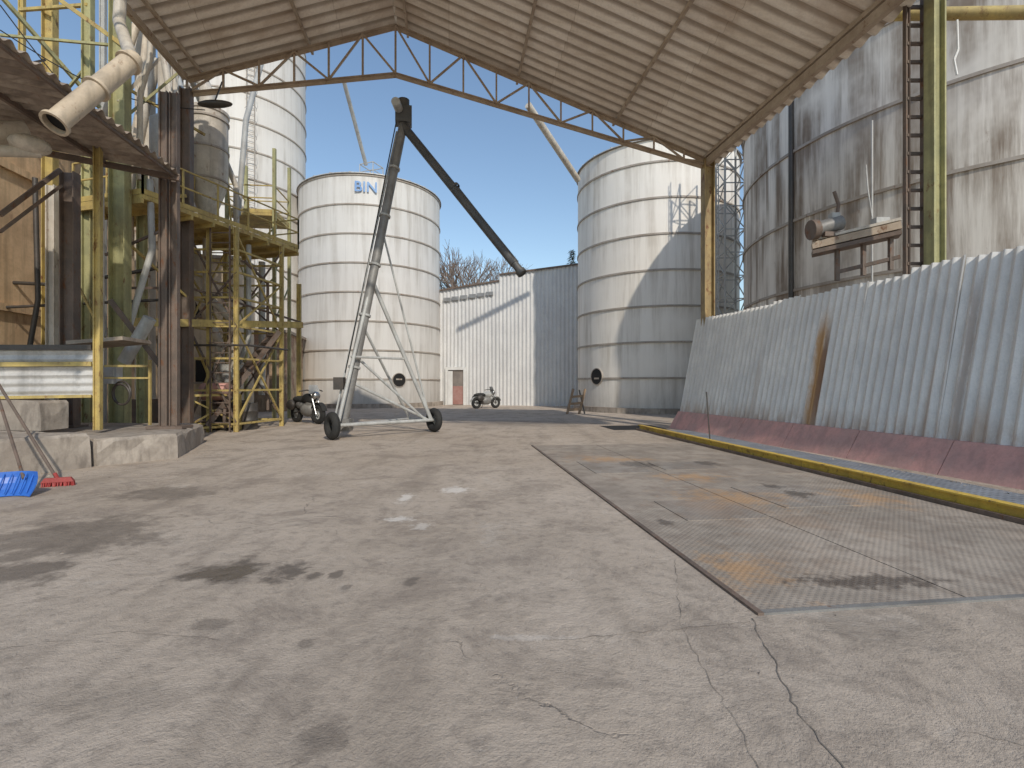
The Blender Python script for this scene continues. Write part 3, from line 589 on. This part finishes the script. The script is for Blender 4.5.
for z in (3.5,7.4):
    m=MB(); m.hexa([P(-8,z,0.01),P(-8,z,.10),P(8,z,.10),P(8,z,.01),P(-8,z+.2,0.01),P(-8,z+.2,.10),P(8,z+.2,.10),P(8,z+.2,.01)]); m.build('cornice','plaster',ob)
bb=thing('beige_block','beige plastered block with small windows behind the yellow tower','building',(-14.5,23.5,0))
m=MB(); m.hexa([(-19,21.5,0),(-12.6,23,0),(-12.9,25,0),(-19,25,0),(-19,21.5,7.2),(-12.6,23,7.2),(-12.9,25,7.2),(-19,25,7.2)]); m.build('wall','beige',bb)
m=MB(); m.hexa([(-19.2,21.3,7.2),(-12.4,22.9,7.2),(-12.7,25.2,7.2),(-19.2,25.2,7.2),(-19.2,21.3,7.35),(-12.4,22.9,7.35),(-12.7,25.2,7.35),(-19.2,25.2,7.35)]); m.build('roof','roofdark',bb)
d5=(V((-12.6,23,0))-V((-19,21.5,0))).normalized()
for t,z in((3.6,4.6),(5.2,4.6),(5.2,1.6)):
    c=V((-19,21.5,0))+d5*t+UP*z; m=MB(); m.box(c+V((0.01,-.04,.5)),(.7,.08,1.0),d5); w_=m.build('window','void',bb)
    m=MB(); m.box(c+V((.02,-.1,-.05)),(.9,.14,.08),d5); m.build('sill','conc',w_)
bs=thing('brick_shed','low brick shed with brown wooden gate behind the yellow tower','shed',(-13.5,27,0))
m=MB(); m.hexa([(-19,25.2,0),(-12.4,27.5,0),(-13.4,32,0),(-19,32,0),(-19,25.2,4.5),(-12.4,27.5,4.3),(-13.4,32,4.3),(-19,32,4.5)]); m.build('wall','brick',bs)
m=MB(); m.hexa([(-19,25.0,4.5),(-12.2,27.3,4.3),(-13.2,32.2,4.3),(-19,32.2,4.5),(-19,25.0,4.65),(-12.2,27.3,4.45),(-13.2,32.2,4.45),(-19,32.2,4.65)]); m.build('roof','roofdark',bs)
m=MB(); dd2=(V((-12.4,27.5,0))-V((-19,25.2,0))).normalized(); cx=V((-13.55,27.1,0))
for i in range(8): m.box(cx+dd2*(i*.24-.85)+V((0,-.08,1.3)),(.22,.06,2.6),dd2)
g=m.build('gate','wood',bs); MB().bar(cx-dd2*.95+V((0,-.14,2.0)),cx+dd2*.95+V((0,-.14,2.0)),.05,.12).build('gate_rail','wood',g)
# platform tower
tw=thing('yellow_platform_tower','yellow steel platform tower with railing beside the rusty column','tower',(-9.3,16.5,0))
ps=[V((-10.1,15.6,0)),V((-8.6,15.6,0)),V((-8.2,17.8,0)),V((-10.2,17.8,0))]; DZ=6.4
for p in ps+[V((-9.45,15.6,0))]: MB().ibeam(p,p+UP*DZ,.13,v,.02).build('post','yellow',tw)
for z in(.25,1.3,2.3,3.3,4.2,5.0,5.7):
    for i in range(4): MB().bar(ps[i]+UP*z,ps[(i+1)%4]+UP*z,.06).build('cross_rail','yellow',tw)
for i in(0,1,2,3):
    a,b=ps[i],ps[(i+1)%4]
    for p,q in ((a+UP*.3,b+UP*3.3),(b+UP*3.3,a+UP*6.2),(b+UP*.3,a+UP*3.3),(a+UP*3.3,b+UP*5.0)): MB().bar(p,q,.05).build('brace','yellow' if i%2 else 'steelbrown',tw)
dk4=[V((-9.75,13.2,DZ)),V((-7.95,18.6,DZ)),V((-10.4,19.3,DZ)),V((-12.2,13.9,DZ))]
m=MB(); m.hexa([p for p in dk4]+[p+UP*.12 for p in dk4]); dkk=m.build('deck','yellow',tw)
m=MB(); 
for t in [i/8 for i in range(9)]: m.bar(dk4[0].lerp(dk4[1],t)-UP*.06,dk4[3].lerp(dk4[2],t)-UP*.06,.07,.12)
m.build('deck_joist','yellow',dkk)
def rail(parent,pts,mat='yellow',h=1.1):
    m=MB()
    for a,b in zip(pts,pts[1:]):
        n=max(1,int((b-a).length/1.0))
        for i in range(n+1): p=a.lerp(b,i/n); m.bar(p,p+UP*h,.045)
        for z in(h,h*.55): m.bar(a+UP*z,b+UP*z,.04)
        m.bar(a+UP*.08,b+UP*.08,.02,.14)
    return m.build('railing',mat,parent)
rail(tw,[dk4[3]+UP*.12,dk4[0]+UP*.12,dk4[1]+UP*.12,dk4[2]+UP*.12])
m=MB(); a,b=V((-9.35,15.5,0)),V((-8.75,15.5,0))
for e in(a,b): m.bar(e,e+UP*6.4,.04)
for k in range(20): m.bar(a+UP*(.3+k*.31),b+UP*(.3+k*.31),.03)
m.build('ladder','steelbrown',tw)
m=MB(); a=V((-9.9,15.9,.2)); b=V((-8.4,17.5,3.3))
for o in(V((0,0,0)),V((.45,-.4,0))): m.bar(a+o,b+o,.05,.16)
for k in range(12): q=a.lerp(b,k/12+.04); m.bar(q,q+V((.45,-.4,0)),.2,.03)
m.build('stair','steelbrown',tw)
# pipework carried by the tower
for pts,r,mt in (([(-9.9,16.2,6.2),(-9.9,16.2,4.4),(-9.2,16.6,3.5),(-9.2,16.6,2.0)],.11,'pale'),([(-8.9,16.9,6.2),(-8.9,16.9,3.0),(-9.4,17.2,2.2)],.08,'grey'),([(-8.5,15.9,5.4),(-8.5,17.4,5.0),(-8.5,17.4,.6)],.05,'steelbrown'),([(-10.3,15.5,2.7),(-8.2,15.45,2.7),(-7.9,17.6,2.7)],.035,'dark')):
    m=MB(); m.path([V(p) for p in pts],max(r,.0),10); m.build('pipe',mt,tw)
m=MB(); m.bar(at(130,322,13.5),at(302,325,18.6),.12,.22); m.build('long_beam','yellow',label='long ochre horizontal beam passing behind the yellow tower',category='beam',org=at(130,322,13.5))
m=MB(); m.bar(at(128,288,13.5),at(190,288,15.2),.07); m.bar(at(190,288,15.2),at(300,322,18.6),.06); m.build('upper_tie','steelbrown',label='brown bent tie bar above the long ochre beam',category='bar',org=at(128,288,13.5))
x=(299-512)/F*20; m=MB(); m.ibeam((x,20,0),(x,20,5.5),.16,v,.02); m.build('end_post','yellow',label='separate yellow post just left of the middle left silo',category='post',org=(x,20,0))
cy=thing('dust_cyclone','pale dust cyclone with cone standing on the yellow platform','cyclone',(-10.3,17,6.5))
c=V((-10.35,17,0)); m=MB(); m.lathe(c,[(.18,6.55),(.2,7.1),(.62,8.3),(.62,10.6),(.66,10.62),(.66,10.72),(.25,10.9),(.25,11.5)],28); m.build('body','pale',cy)
for z in(8.35,9.4,10.4): MB().lathe(c+UP*z,[(.61,-.03),(.66,-.03),(.66,.03),(.61,.03)],28).build('band','hoop',cy)
for k in range(3):
    t=k*2.1+.4; e=V((math.cos(t),math.sin(t),0)); MB().bar(c+e*.6+UP*8.3,c+e*.75+UP*6.5,.05).build('leg','yellow',cy)
MB().path([c+UP*11.4,c+V((-.2,0,11.9)),c+V((-1.4,-.6,12.0)),c+V((-1.9,-.8,9))],.2,12).build('elbow_duct','pale',cy)
cy2=thing('dust_cyclone','smaller grey cyclone left of the pale one, partly behind the canopy edge','cyclone',(-11.3,15.5,6.5))
c=V((-11.1,16,0)); m=MB(); m.lathe(c,[(.12,6.55),(.14,7.2),(.42,8.3),(.42,9.9),(.18,10.1),(.18,10.7)],24); m.build('body','grey',cy2)
for k in range(3):
    t=k*2.1+.9; e=V((math.cos(t),math.sin(t),0)); MB().bar(c+e*.4+UP*8.3,c+e*.5+UP*6.5,.05).build('leg','yellow',cy2)
fr=thing('scaffold_tower','tall olive scaffold with a railed deck behind the platform on the left','scaffold',(-10,20,0))
fq=[V((-11.4,20,0)),V((-9.6,20.2,0)),V((-9.8,22,0)),V((-11.6,21.8,0))]
for p in fq: MB().bar(p,p+UP*11,.12).build('post','olive',fr)
m=MB(); m.hexa([p+UP*8.3 for p in fq]+[p+UP*8.4 for p in fq]); m.build('deck','yellow',fr)
rail(fr,[p+UP*8.4 for p in fq]+[fq[0]+UP*8.4])
for z in(4,6): 
    m=MB(); [m.bar(fq[i]+UP*z,fq[(i+1)%4]+UP*(z+1.8),.05) for i in range(4)]; m.build('brace','olive',fr)
el=thing('bucket_elevator','twin rectangular ducts of a grain elevator rising behind the olive columns','elevator',(-12,16,0))
for dx in(0,.75): MB().box((-12.1+dx,16.5,8),(.45,.35,16),v).build('leg_duct','pale',el)
MB().box((-11.7,16.5,.5),(1.5,.6,1.0),v).build('boot','steelbrown',el)
for q_,r,mt in ((V((-10.6,16.2,8.2)),.11,'pale'),(V((-9.9,15.4,9.6)),.08,'grey'),(V((-13.0,15.0,7.2)),.12,'tan'),(V((-11.0,14.4,6.6)),.09,'tan'),(V((-10.2,18.5,8.8)),.1,'pale')):
    s_=V((-11.7,16.2,14.5)); MB().path([s_,q_,q_-UP*1.4],r,12).build('spout',mt,el)
MB().box((-11.7,16.3,14.8),(1.5,.9,1.0),v).build('head','grey',el)
mc=thing('milling_machine','dark machine with a dull red drum under the yellow tower','machine',(-9.5,16.6,0))
m=MB(); m.box((-9.6,16.7,.5),(1.0,.9,.9)); m.build('housing','dark',mc); m=MB(); m.tube((-10,16.2,1.25),(-9.2,16.2,1.25),.28,20); m.build('drum','redpaint',mc)
m=MB(); m.lathe((-9.5,17,.95),[(.1,0),(.1,.3),(.5,1.1),(.5,1.2)],20); m.build('hopper','grey',mc)
m=MB(); m.torus((-9.1,15.9,.45),V((1,.4,0)),.3,.05); m.build('belt_wheel','steelbrown',mc)
br_=thing('oil_barrel','small dark barrel at the foot of the yellow tower','barrel',(-8.35,16.6,0))
c=V((-8.75,16.6,0)); m=MB(); m.lathe(c,[(.01,0),(.28,0),(.28,.28),(.295,.3),(.28,.32),(.28,.58),(.295,.6),(.28,.62),(.28,.88),(.26,.86),(.01,.86)],28); m.build('drum','dark',br_)
m=MB(); m.tube(c+V((.12,0,.86)),c+V((.12,0,.89)),.04,10); m.build('bung','grey',br_)
yg=thing('yellow_guard_frame','low yellow guard frame with diagonal bar in front of the tower','guard',(-9.3,14.9,0))
m=MB(); A1,A2=G(186,434),G(240,430)
for p in(A1,A2): m.bar(p,p+UP*1.15,.07)
m.bar(A1+UP*1.15,A2+UP*1.15,.07); m.bar(A1+UP*.15,A2+UP*.15,.07); m.build('frame','yellow',yg)
MB().bar(A1+UP*.2,A2+UP*1.1,.05).build('diagonal','yellow',yg); MB().bar(A1+UP*1.1,A2+UP*.2,.05).build('diagonal','yellow',yg)
# ---------------- mobile auger
au=thing('mobile_auger','tall slanting mobile grain auger on two wheels with a hanging dark spout','auger',(-3.7,14.5,0))
w1=V((-4.82,13.4,.38)); w2=V((-2.43,15.6,.38)); ax=(w2-w1).normalized()
for w in(w1,w2):
    t=MB().torus(w,ax,.27,.11,28,10).build('wheel','black',au)
    MB().lathe(w,[(.19,-.07),(.2,-.07),(.2,.07),(.06,.05),(.05,.1),(.001,.1)],20,ax).build('rim','grey',t)
MB().tube(w1+ax*.05,w2-ax*.05,.05).build('axle','grey',au)
tb=V((-4.75,14.1,.45)); tt=V((-3.36,15.5,9.6)); td=(tt-tb).normalized()
m=MB(); m.tube(tb,tt,.13,20); m.build('auger_tube','augerm',au)
for k in range(1,6): 
    m=MB(); m.lathe(tb.lerp(tt,k/6),[(.13,-.03),(.17,-.03),(.17,.03),(.13,.03)],18,td); m.build('joint_flange','grey',au)
m=MB(); m.bar(tb+V((-.2,-.05,.2)),tt+V((-.2,-.05,-.3)),.045,.045); m.build('side_rail','grey',au)
m=MB(); m.box(tt+UP*.2,(.5,.42,.5),V((1,.2,0))); m.tube(tt+UP*.45,tt+UP*.7,.18,16); hd=m.build('head','spoutm',au)
MB().tube(tt+V((-.1,-.25,.3)),tt+V((-.1,-.65,.3)),.13,14).build('motor','grey',hd)
se=V((.28,14,4.6)); sd=(se-tt).normalized(); m=MB(); m.tube(tt+UP*0-td*.1,tt+sd*6.0,.13,18); m.tube(tt+sd*3,se,.11,18); m.build('spout','spoutm',au)
for pp,pr in ((tt+sd*2.9,[(.13,-.04),(.16,-.04),(.16,.04),(.13,.04)]),(se,[(.11,-.1),(.145,-.1),(.145,.02),(.105,.02)])):
    m=MB(); m.lathe(pp,pr,18,sd); m.build('spout_collar','spoutm',au)
mid=tb.lerp(tt,.45); m=MB()
m.tube(mid,w2-ax*.1,.06,10); m.tube(mid,w1+ax*.15,.055,10); m.tube(tb.lerp(tt,.2),w2-ax*.3,.04,8); m.tube(tb.lerp(tt,.62),w2-ax*.15,.03,8)
m.tube(tb.lerp(tt,.12)+UP*0,w2-ax*.2,.04,8)
q1=mid.lerp(w2,.55); q2=mid.lerp(w1,.55); m.tube(q1,q2,.035,8); m.tube(w1+V((.1,.1,0)),V((-3.4,16.6,.35)),.04,8); m.tube(w2,V((-3.4,16.6,.35)),.04,8); m.tube(V((-3.4,16.6,.35)),tb.lerp(tt,.3),.04,8)
m.build('support_frame','grey',au)
m=MB(); m.box(tb-td*.1,(.45,.35,.35)); m.build('intake_hopper','augerm',au)
m=MB(); m.path([tb.lerp(tt,.15)+V((-.2,-.1,0)),tb.lerp(tt,.5)+V((-.2,-.05,0)),tt+V((-.2,-.1,0))],.018,6); m.build('cable','black',au)
m=MB(); q0=tb.lerp(tt,.1); m.box(q0+V((-.25,-.15,.15)),(.28,.22,.35)); m.build('gearbox','dark',au)
# ---------------- motorbikes
def bike(name,label,loc,rz,tank,sc=1.0):
    r=thing(name,label,'motorcycle',(0,0,0)); Y=V((0,1,0))
    for x in(-.62,.68):
        t=MB().torus((x,0,.31),Y,.235,.085,24,8).build('wheel','black',r)
        m=MB(); m.lathe((x,0,.31),[(.05,-.05),(.05,.05)],10,Y)
        for k in range(8):
            a=k*math.pi/4; m.bar((x,0,.31),(x+.2*math.cos(a),0,.31+.2*math.sin(a)),.022)
        m.torus((x,0,.31),Y,.17,.03,20,6); m.build('rim','grey',t)
    m=MB(); m.path([(-.62,.09,.31),(-.1,.1,.4),(.1,.08,.35)],.025,8); m.path([(-.62,-.09,.31),(-.1,-.1,.4),(.1,-.08,.35)],.025,8)
    m.path([(.42,0,.85),(-.1,0,.7),(-.55,0,.68)],.03,8); m.path([(.42,0,.82),(.15,0,.35),(-.1,0,.35),(-.15,0,.7)],.03,8); m.build('frame','dark',r)
    m=MB(); m.path([(.68,.09,.31),(.46,.09,.8),(.40,.09,.95)],.03,8); m.path([(.68,-.09,.31),(.46,-.09,.8),(.40,-.09,.95)],.03,8); m.build('fork','chrome',r)
    m=MB(); m.path([(.22,.40,1.02),(.36,.2,1.06),(.4,0,.99),(.36,-.2,1.06),(.22,-.40,1.02)],.02,8); m.build('handlebar','dark',r)
    MB().ball((.13,0,.78),.33,.19,.18).build('fuel_tank',tank,r); MB().ball((-.36,0,.75),.44,.17,.12).build('saddle','black',r)
    m=MB(); m.ball((.05,0,.44),.33,.2,.24); m.tube((.12,0,.5),(.22,0,.72),.14,12); m.ball((-.3,0,.58),.26,.17,.14); m.build('engine','augerm',r)
    m=MB(); m.path([(.24,.17,.5),(.1,.21,.25),(-.75,.23,.34)],.06,10); m.build('exhaust','chrome',r)
    MB().ball((.52,0,.88),.12,.14,.14).build('headlight','chrome',r)
    MB().add([(.45,-.2,.95),(.45,.2,.95),(.36,.15,1.22),(.36,-.15,1.22)],[(0,1,2,3)]).build('windshield','grey',r)
    for s in(-1,1): MB().ball((-.52,s*.26,.58),.22,.11,.17).build('side_case','dark',r)
    for x,a0,a1 in((.68,.3,2.6),(-.62,.5,3.0)):
        m=MB(); pts=[V((x+.36*math.cos(a0+(a1-a0)*i/8),0,.31+.36*math.sin(a0+(a1-a0)*i/8))) for i in range(9)]
        for p,q in zip(pts,pts[1:]): m.bar(p,q,.17,.012)
        m.build('mudguard',tank,r)
    MB().path([(-.05,.12,.3),(-.1,.28,0.01)],.015,6).build('side_stand','dark',r)
    r.location=loc; r.rotation_euler=(0,0,rz); r.scale=(sc,)*3
bike('motorcycle','black motorcycle parked left of the auger wheels in front of the silo',G(307,423),math.radians(-38),'black',sc=1.2)
bike('motorcycle','small silver motorcycle parked by the far corrugated wall',G(486,408)+V((0,-.5,0)),math.radians(38),'grey',sc=1.1)
ts=thing('wooden_trestle','small brown wooden trestle leaning beside the right middle silo','trestle',G(574,414))
g=G(574,414); m=MB()
for dx in(-.35,.25): m.bar(g+V((dx,0,0)),g+V((dx+.35,.3,1.25)),.09)
m.build('leg','wood',ts); m=MB(); m.bar(g+V((-.3,.02,.2)),g+V((.35,.02,.25)),.05,.14); m.bar(g+V((-.1,.2,.85)),g+V((.5,.2,.9)),.05,.12); m.bar(g+V((-.2,.1,.5)),g+V((.42,.1,.55)),.05,.12); m.build('rung','wood',ts)
MB().bar(g+V((.55,.1,0)),g+V((.3,.3,1.2)),.07).build('prop','dark',ts)
bm=thing('broom','red headed broom with long wooden handle leaning on the dock','broom',G(58,487))
h=G(58,486); m=MB()
dxb=V((1,.45,0)).normalized(); dyb=UP.cross(dxb)
m.hexa([h+dxb*i*x+dyb*j*y+UP*z for z,x,y in((.06,.19,.038),(.125,.15,.024)) for i,j in((-1,-1),(1,-1),(1,1),(-1,1))]); m.tube(h+UP*.10-dxb*.0,h+UP*.19-V((.05,0,0)),.024,8); m.build('head','red',bm)
m=MB()
for i in range(18):
    for j in(-1,0,1):
        p=h+dxb*(-.18+i*.0212)+dyb*(j*.026); m.bar(p+UP*.06,p+dxb*random.uniform(-.015,.02)+dyb*j*.02,.014)
m.build('bristles','red',bm); m=MB(); m.tube(h+UP*.13+V((-.03,0,0)),at(-4,380,7.9),.021,8); m.build('handle','steelbrown',bm)
sh=thing('snow_shovel','blue plastic snow shovel at the left edge of the yard','shovel',G(10,497))
A_=G(-14,499); m=MB(); vs=[];K=8
for i in range(K+1):
    for j in range(5):
        x=i/K; y=j/4; vs.append(A_+V((.48*x-.05*y,.08*x+.16*y,.015+.30*y))+V((0,.09*math.sin(math.pi*x)+.05*math.sin(math.pi*y),0)))
m.add(vs,[(i*5+j,(i+1)*5+j,(i+1)*5+j+1,i*5+j+1) for i in range(K) for j in range(4)])
bl=m.build('blade','blue',sh); sm=bl.modifiers.new('s','SOLIDIFY'); sm.thickness=.012
m=MB()
for i in range(1,6): m.bar(A_+V((.08*i,.02*i+.03,.05)),A_+V((.08*i-.04,.02*i+.18,.29)),.012)
m.build('ribs','blue',bl); m=MB(); m.tube(A_+V((.26,.24,.22)),at(-10,372,8.1),.021,8); m.build('handle','steelbrown',sh)
# ---------------- vegetation
def bare_tree(loc,h,label,seed):
    random.seed(seed); r=thing('bare_tree',label,'tree',loc); tr=MB(); tw_=MB()
    def br(p,d,L,rad,lv):
        q=p+d*L; (tr if lv<2 else tw_).tube(p,q,rad,6 if lv<2 else 3,rad*.7,False)
        if lv>=6: return
        for k in range(3 if lv<5 else 2):
            nd=(d+V((random.uniform(-.7,.7),random.uniform(-.7,.7),random.uniform(-.1,.45)))).normalized()
            br(p.lerp(q,random.uniform(.7,1)),nd,L*random.uniform(.62,.82),max(rad*.62,.018),lv+1)
    br(V(loc),V((0,0,1)),h*.3,h*.018,0); tr.build('trunk','bark',r); tw_.build('crown','bark',r)
bare_tree((-4.6,47,0),16.8,'bare leafless tree peeking over the left part of the corrugated warehouse',3)
bare_tree((-3.4,52,0),16.5,'second bare tree showing above the warehouse roof line',5)
random.seed(11)
ct=thing('conifer_tree','thin dark conifer tip between the warehouse and right silo','tree',(5.5,46,0))
MB().tube((5.5,46,0),(5.5,46,13.8),.16,8,.02).build('trunk','bark',ct)
m=MB()
for i in range(1500):
    z=random.uniform(2,13.8); R=(14-z)*.16+.1; t=random.uniform(0,6.28); rr=R*random.uniform(.2,1)
    p=V((5.5+rr*math.cos(t),46+rr*math.sin(t),z-rr*.3)); d=V((math.cos(t),math.sin(t),random.uniform(-.6,.1)))*.3; s=V((-math.sin(t),math.cos(t),0))*.07
    m.add([p-s,p+s,p+d],[(0,1,2)])
m.build('crown','needle',ct)
for a,b,lb in ((at(0,30,12),at(205,110,15),'black cable sagging across the upper left'),(at(0,5,12),at(165,170,14),'second black cable running down toward the platform')):
    m=MB(); pts=[a.lerp(b,t/10)-UP*.5*math.sin(math.pi*t/10) for t in range(11)]; m.path(pts,.015,5); m.build('cable','black',label=lb,category='cable',org=a)
lp=thing('yard_lamp','dark oblong lamp hanging beneath the left end of the canopy','lamp',at(215,103,14))
m=MB(); m.ball(at(215,104,14),.5,.14,.1,14,8,V((1,.0,0))); m.build('housing','dark',lp); m=MB(); m.bar(at(215,101,14),at(222,82,14.6),.03); m.build('arm','dark',lp)
# ---------------- light, world, camera
az=V((.37,-.93,0)).normalized(); el_=math.radians(37)
sd_=az*math.cos(el_)+UP*math.sin(el_)
L=bpy.data.lights.new('sun','SUN'); L.energy=2.8; L.angle=math.radians(.9); L.color=(1,.93,.81)
lo=bpy.data.objects.new('sun',L); COL.objects.link(lo); lo.rotation_euler=sd_.to_track_quat('Z','Y').to_euler()
w=bpy.data.worlds.new('World'); S.world=w; w.use_nodes=True; nt=w.node_tree; bg=nt.nodes['Background']
sk=nt.nodes.new('ShaderNodeTexSky'); sk.sky_type='NISHITA'; sk.sun_disc=False; sk.sun_elevation=el_; sk.sun_rotation=math.atan2(sd_.x,sd_.y); sk.air_density=1.3; sk.dust_density=.3; sk.ozone_density=2.2
nt.links.new(sk.outputs[0],bg.inputs[0]); bg.inputs[1].default_value=.15
cam=bpy.data.cameras.new('camera'); cam.sensor_width=36; cam.lens=36*F/1024; cam.clip_end=2000
co=bpy.data.objects.new('camera',cam); COL.objects.link(co); co.location=(0,0,CH); co.rotation_euler=(math.pi/2,0,0); S.camera=co
S.view_settings.view_transform='Standard'
for o in list(bpy.data.objects):
    if '_o' in o: del o['_o']
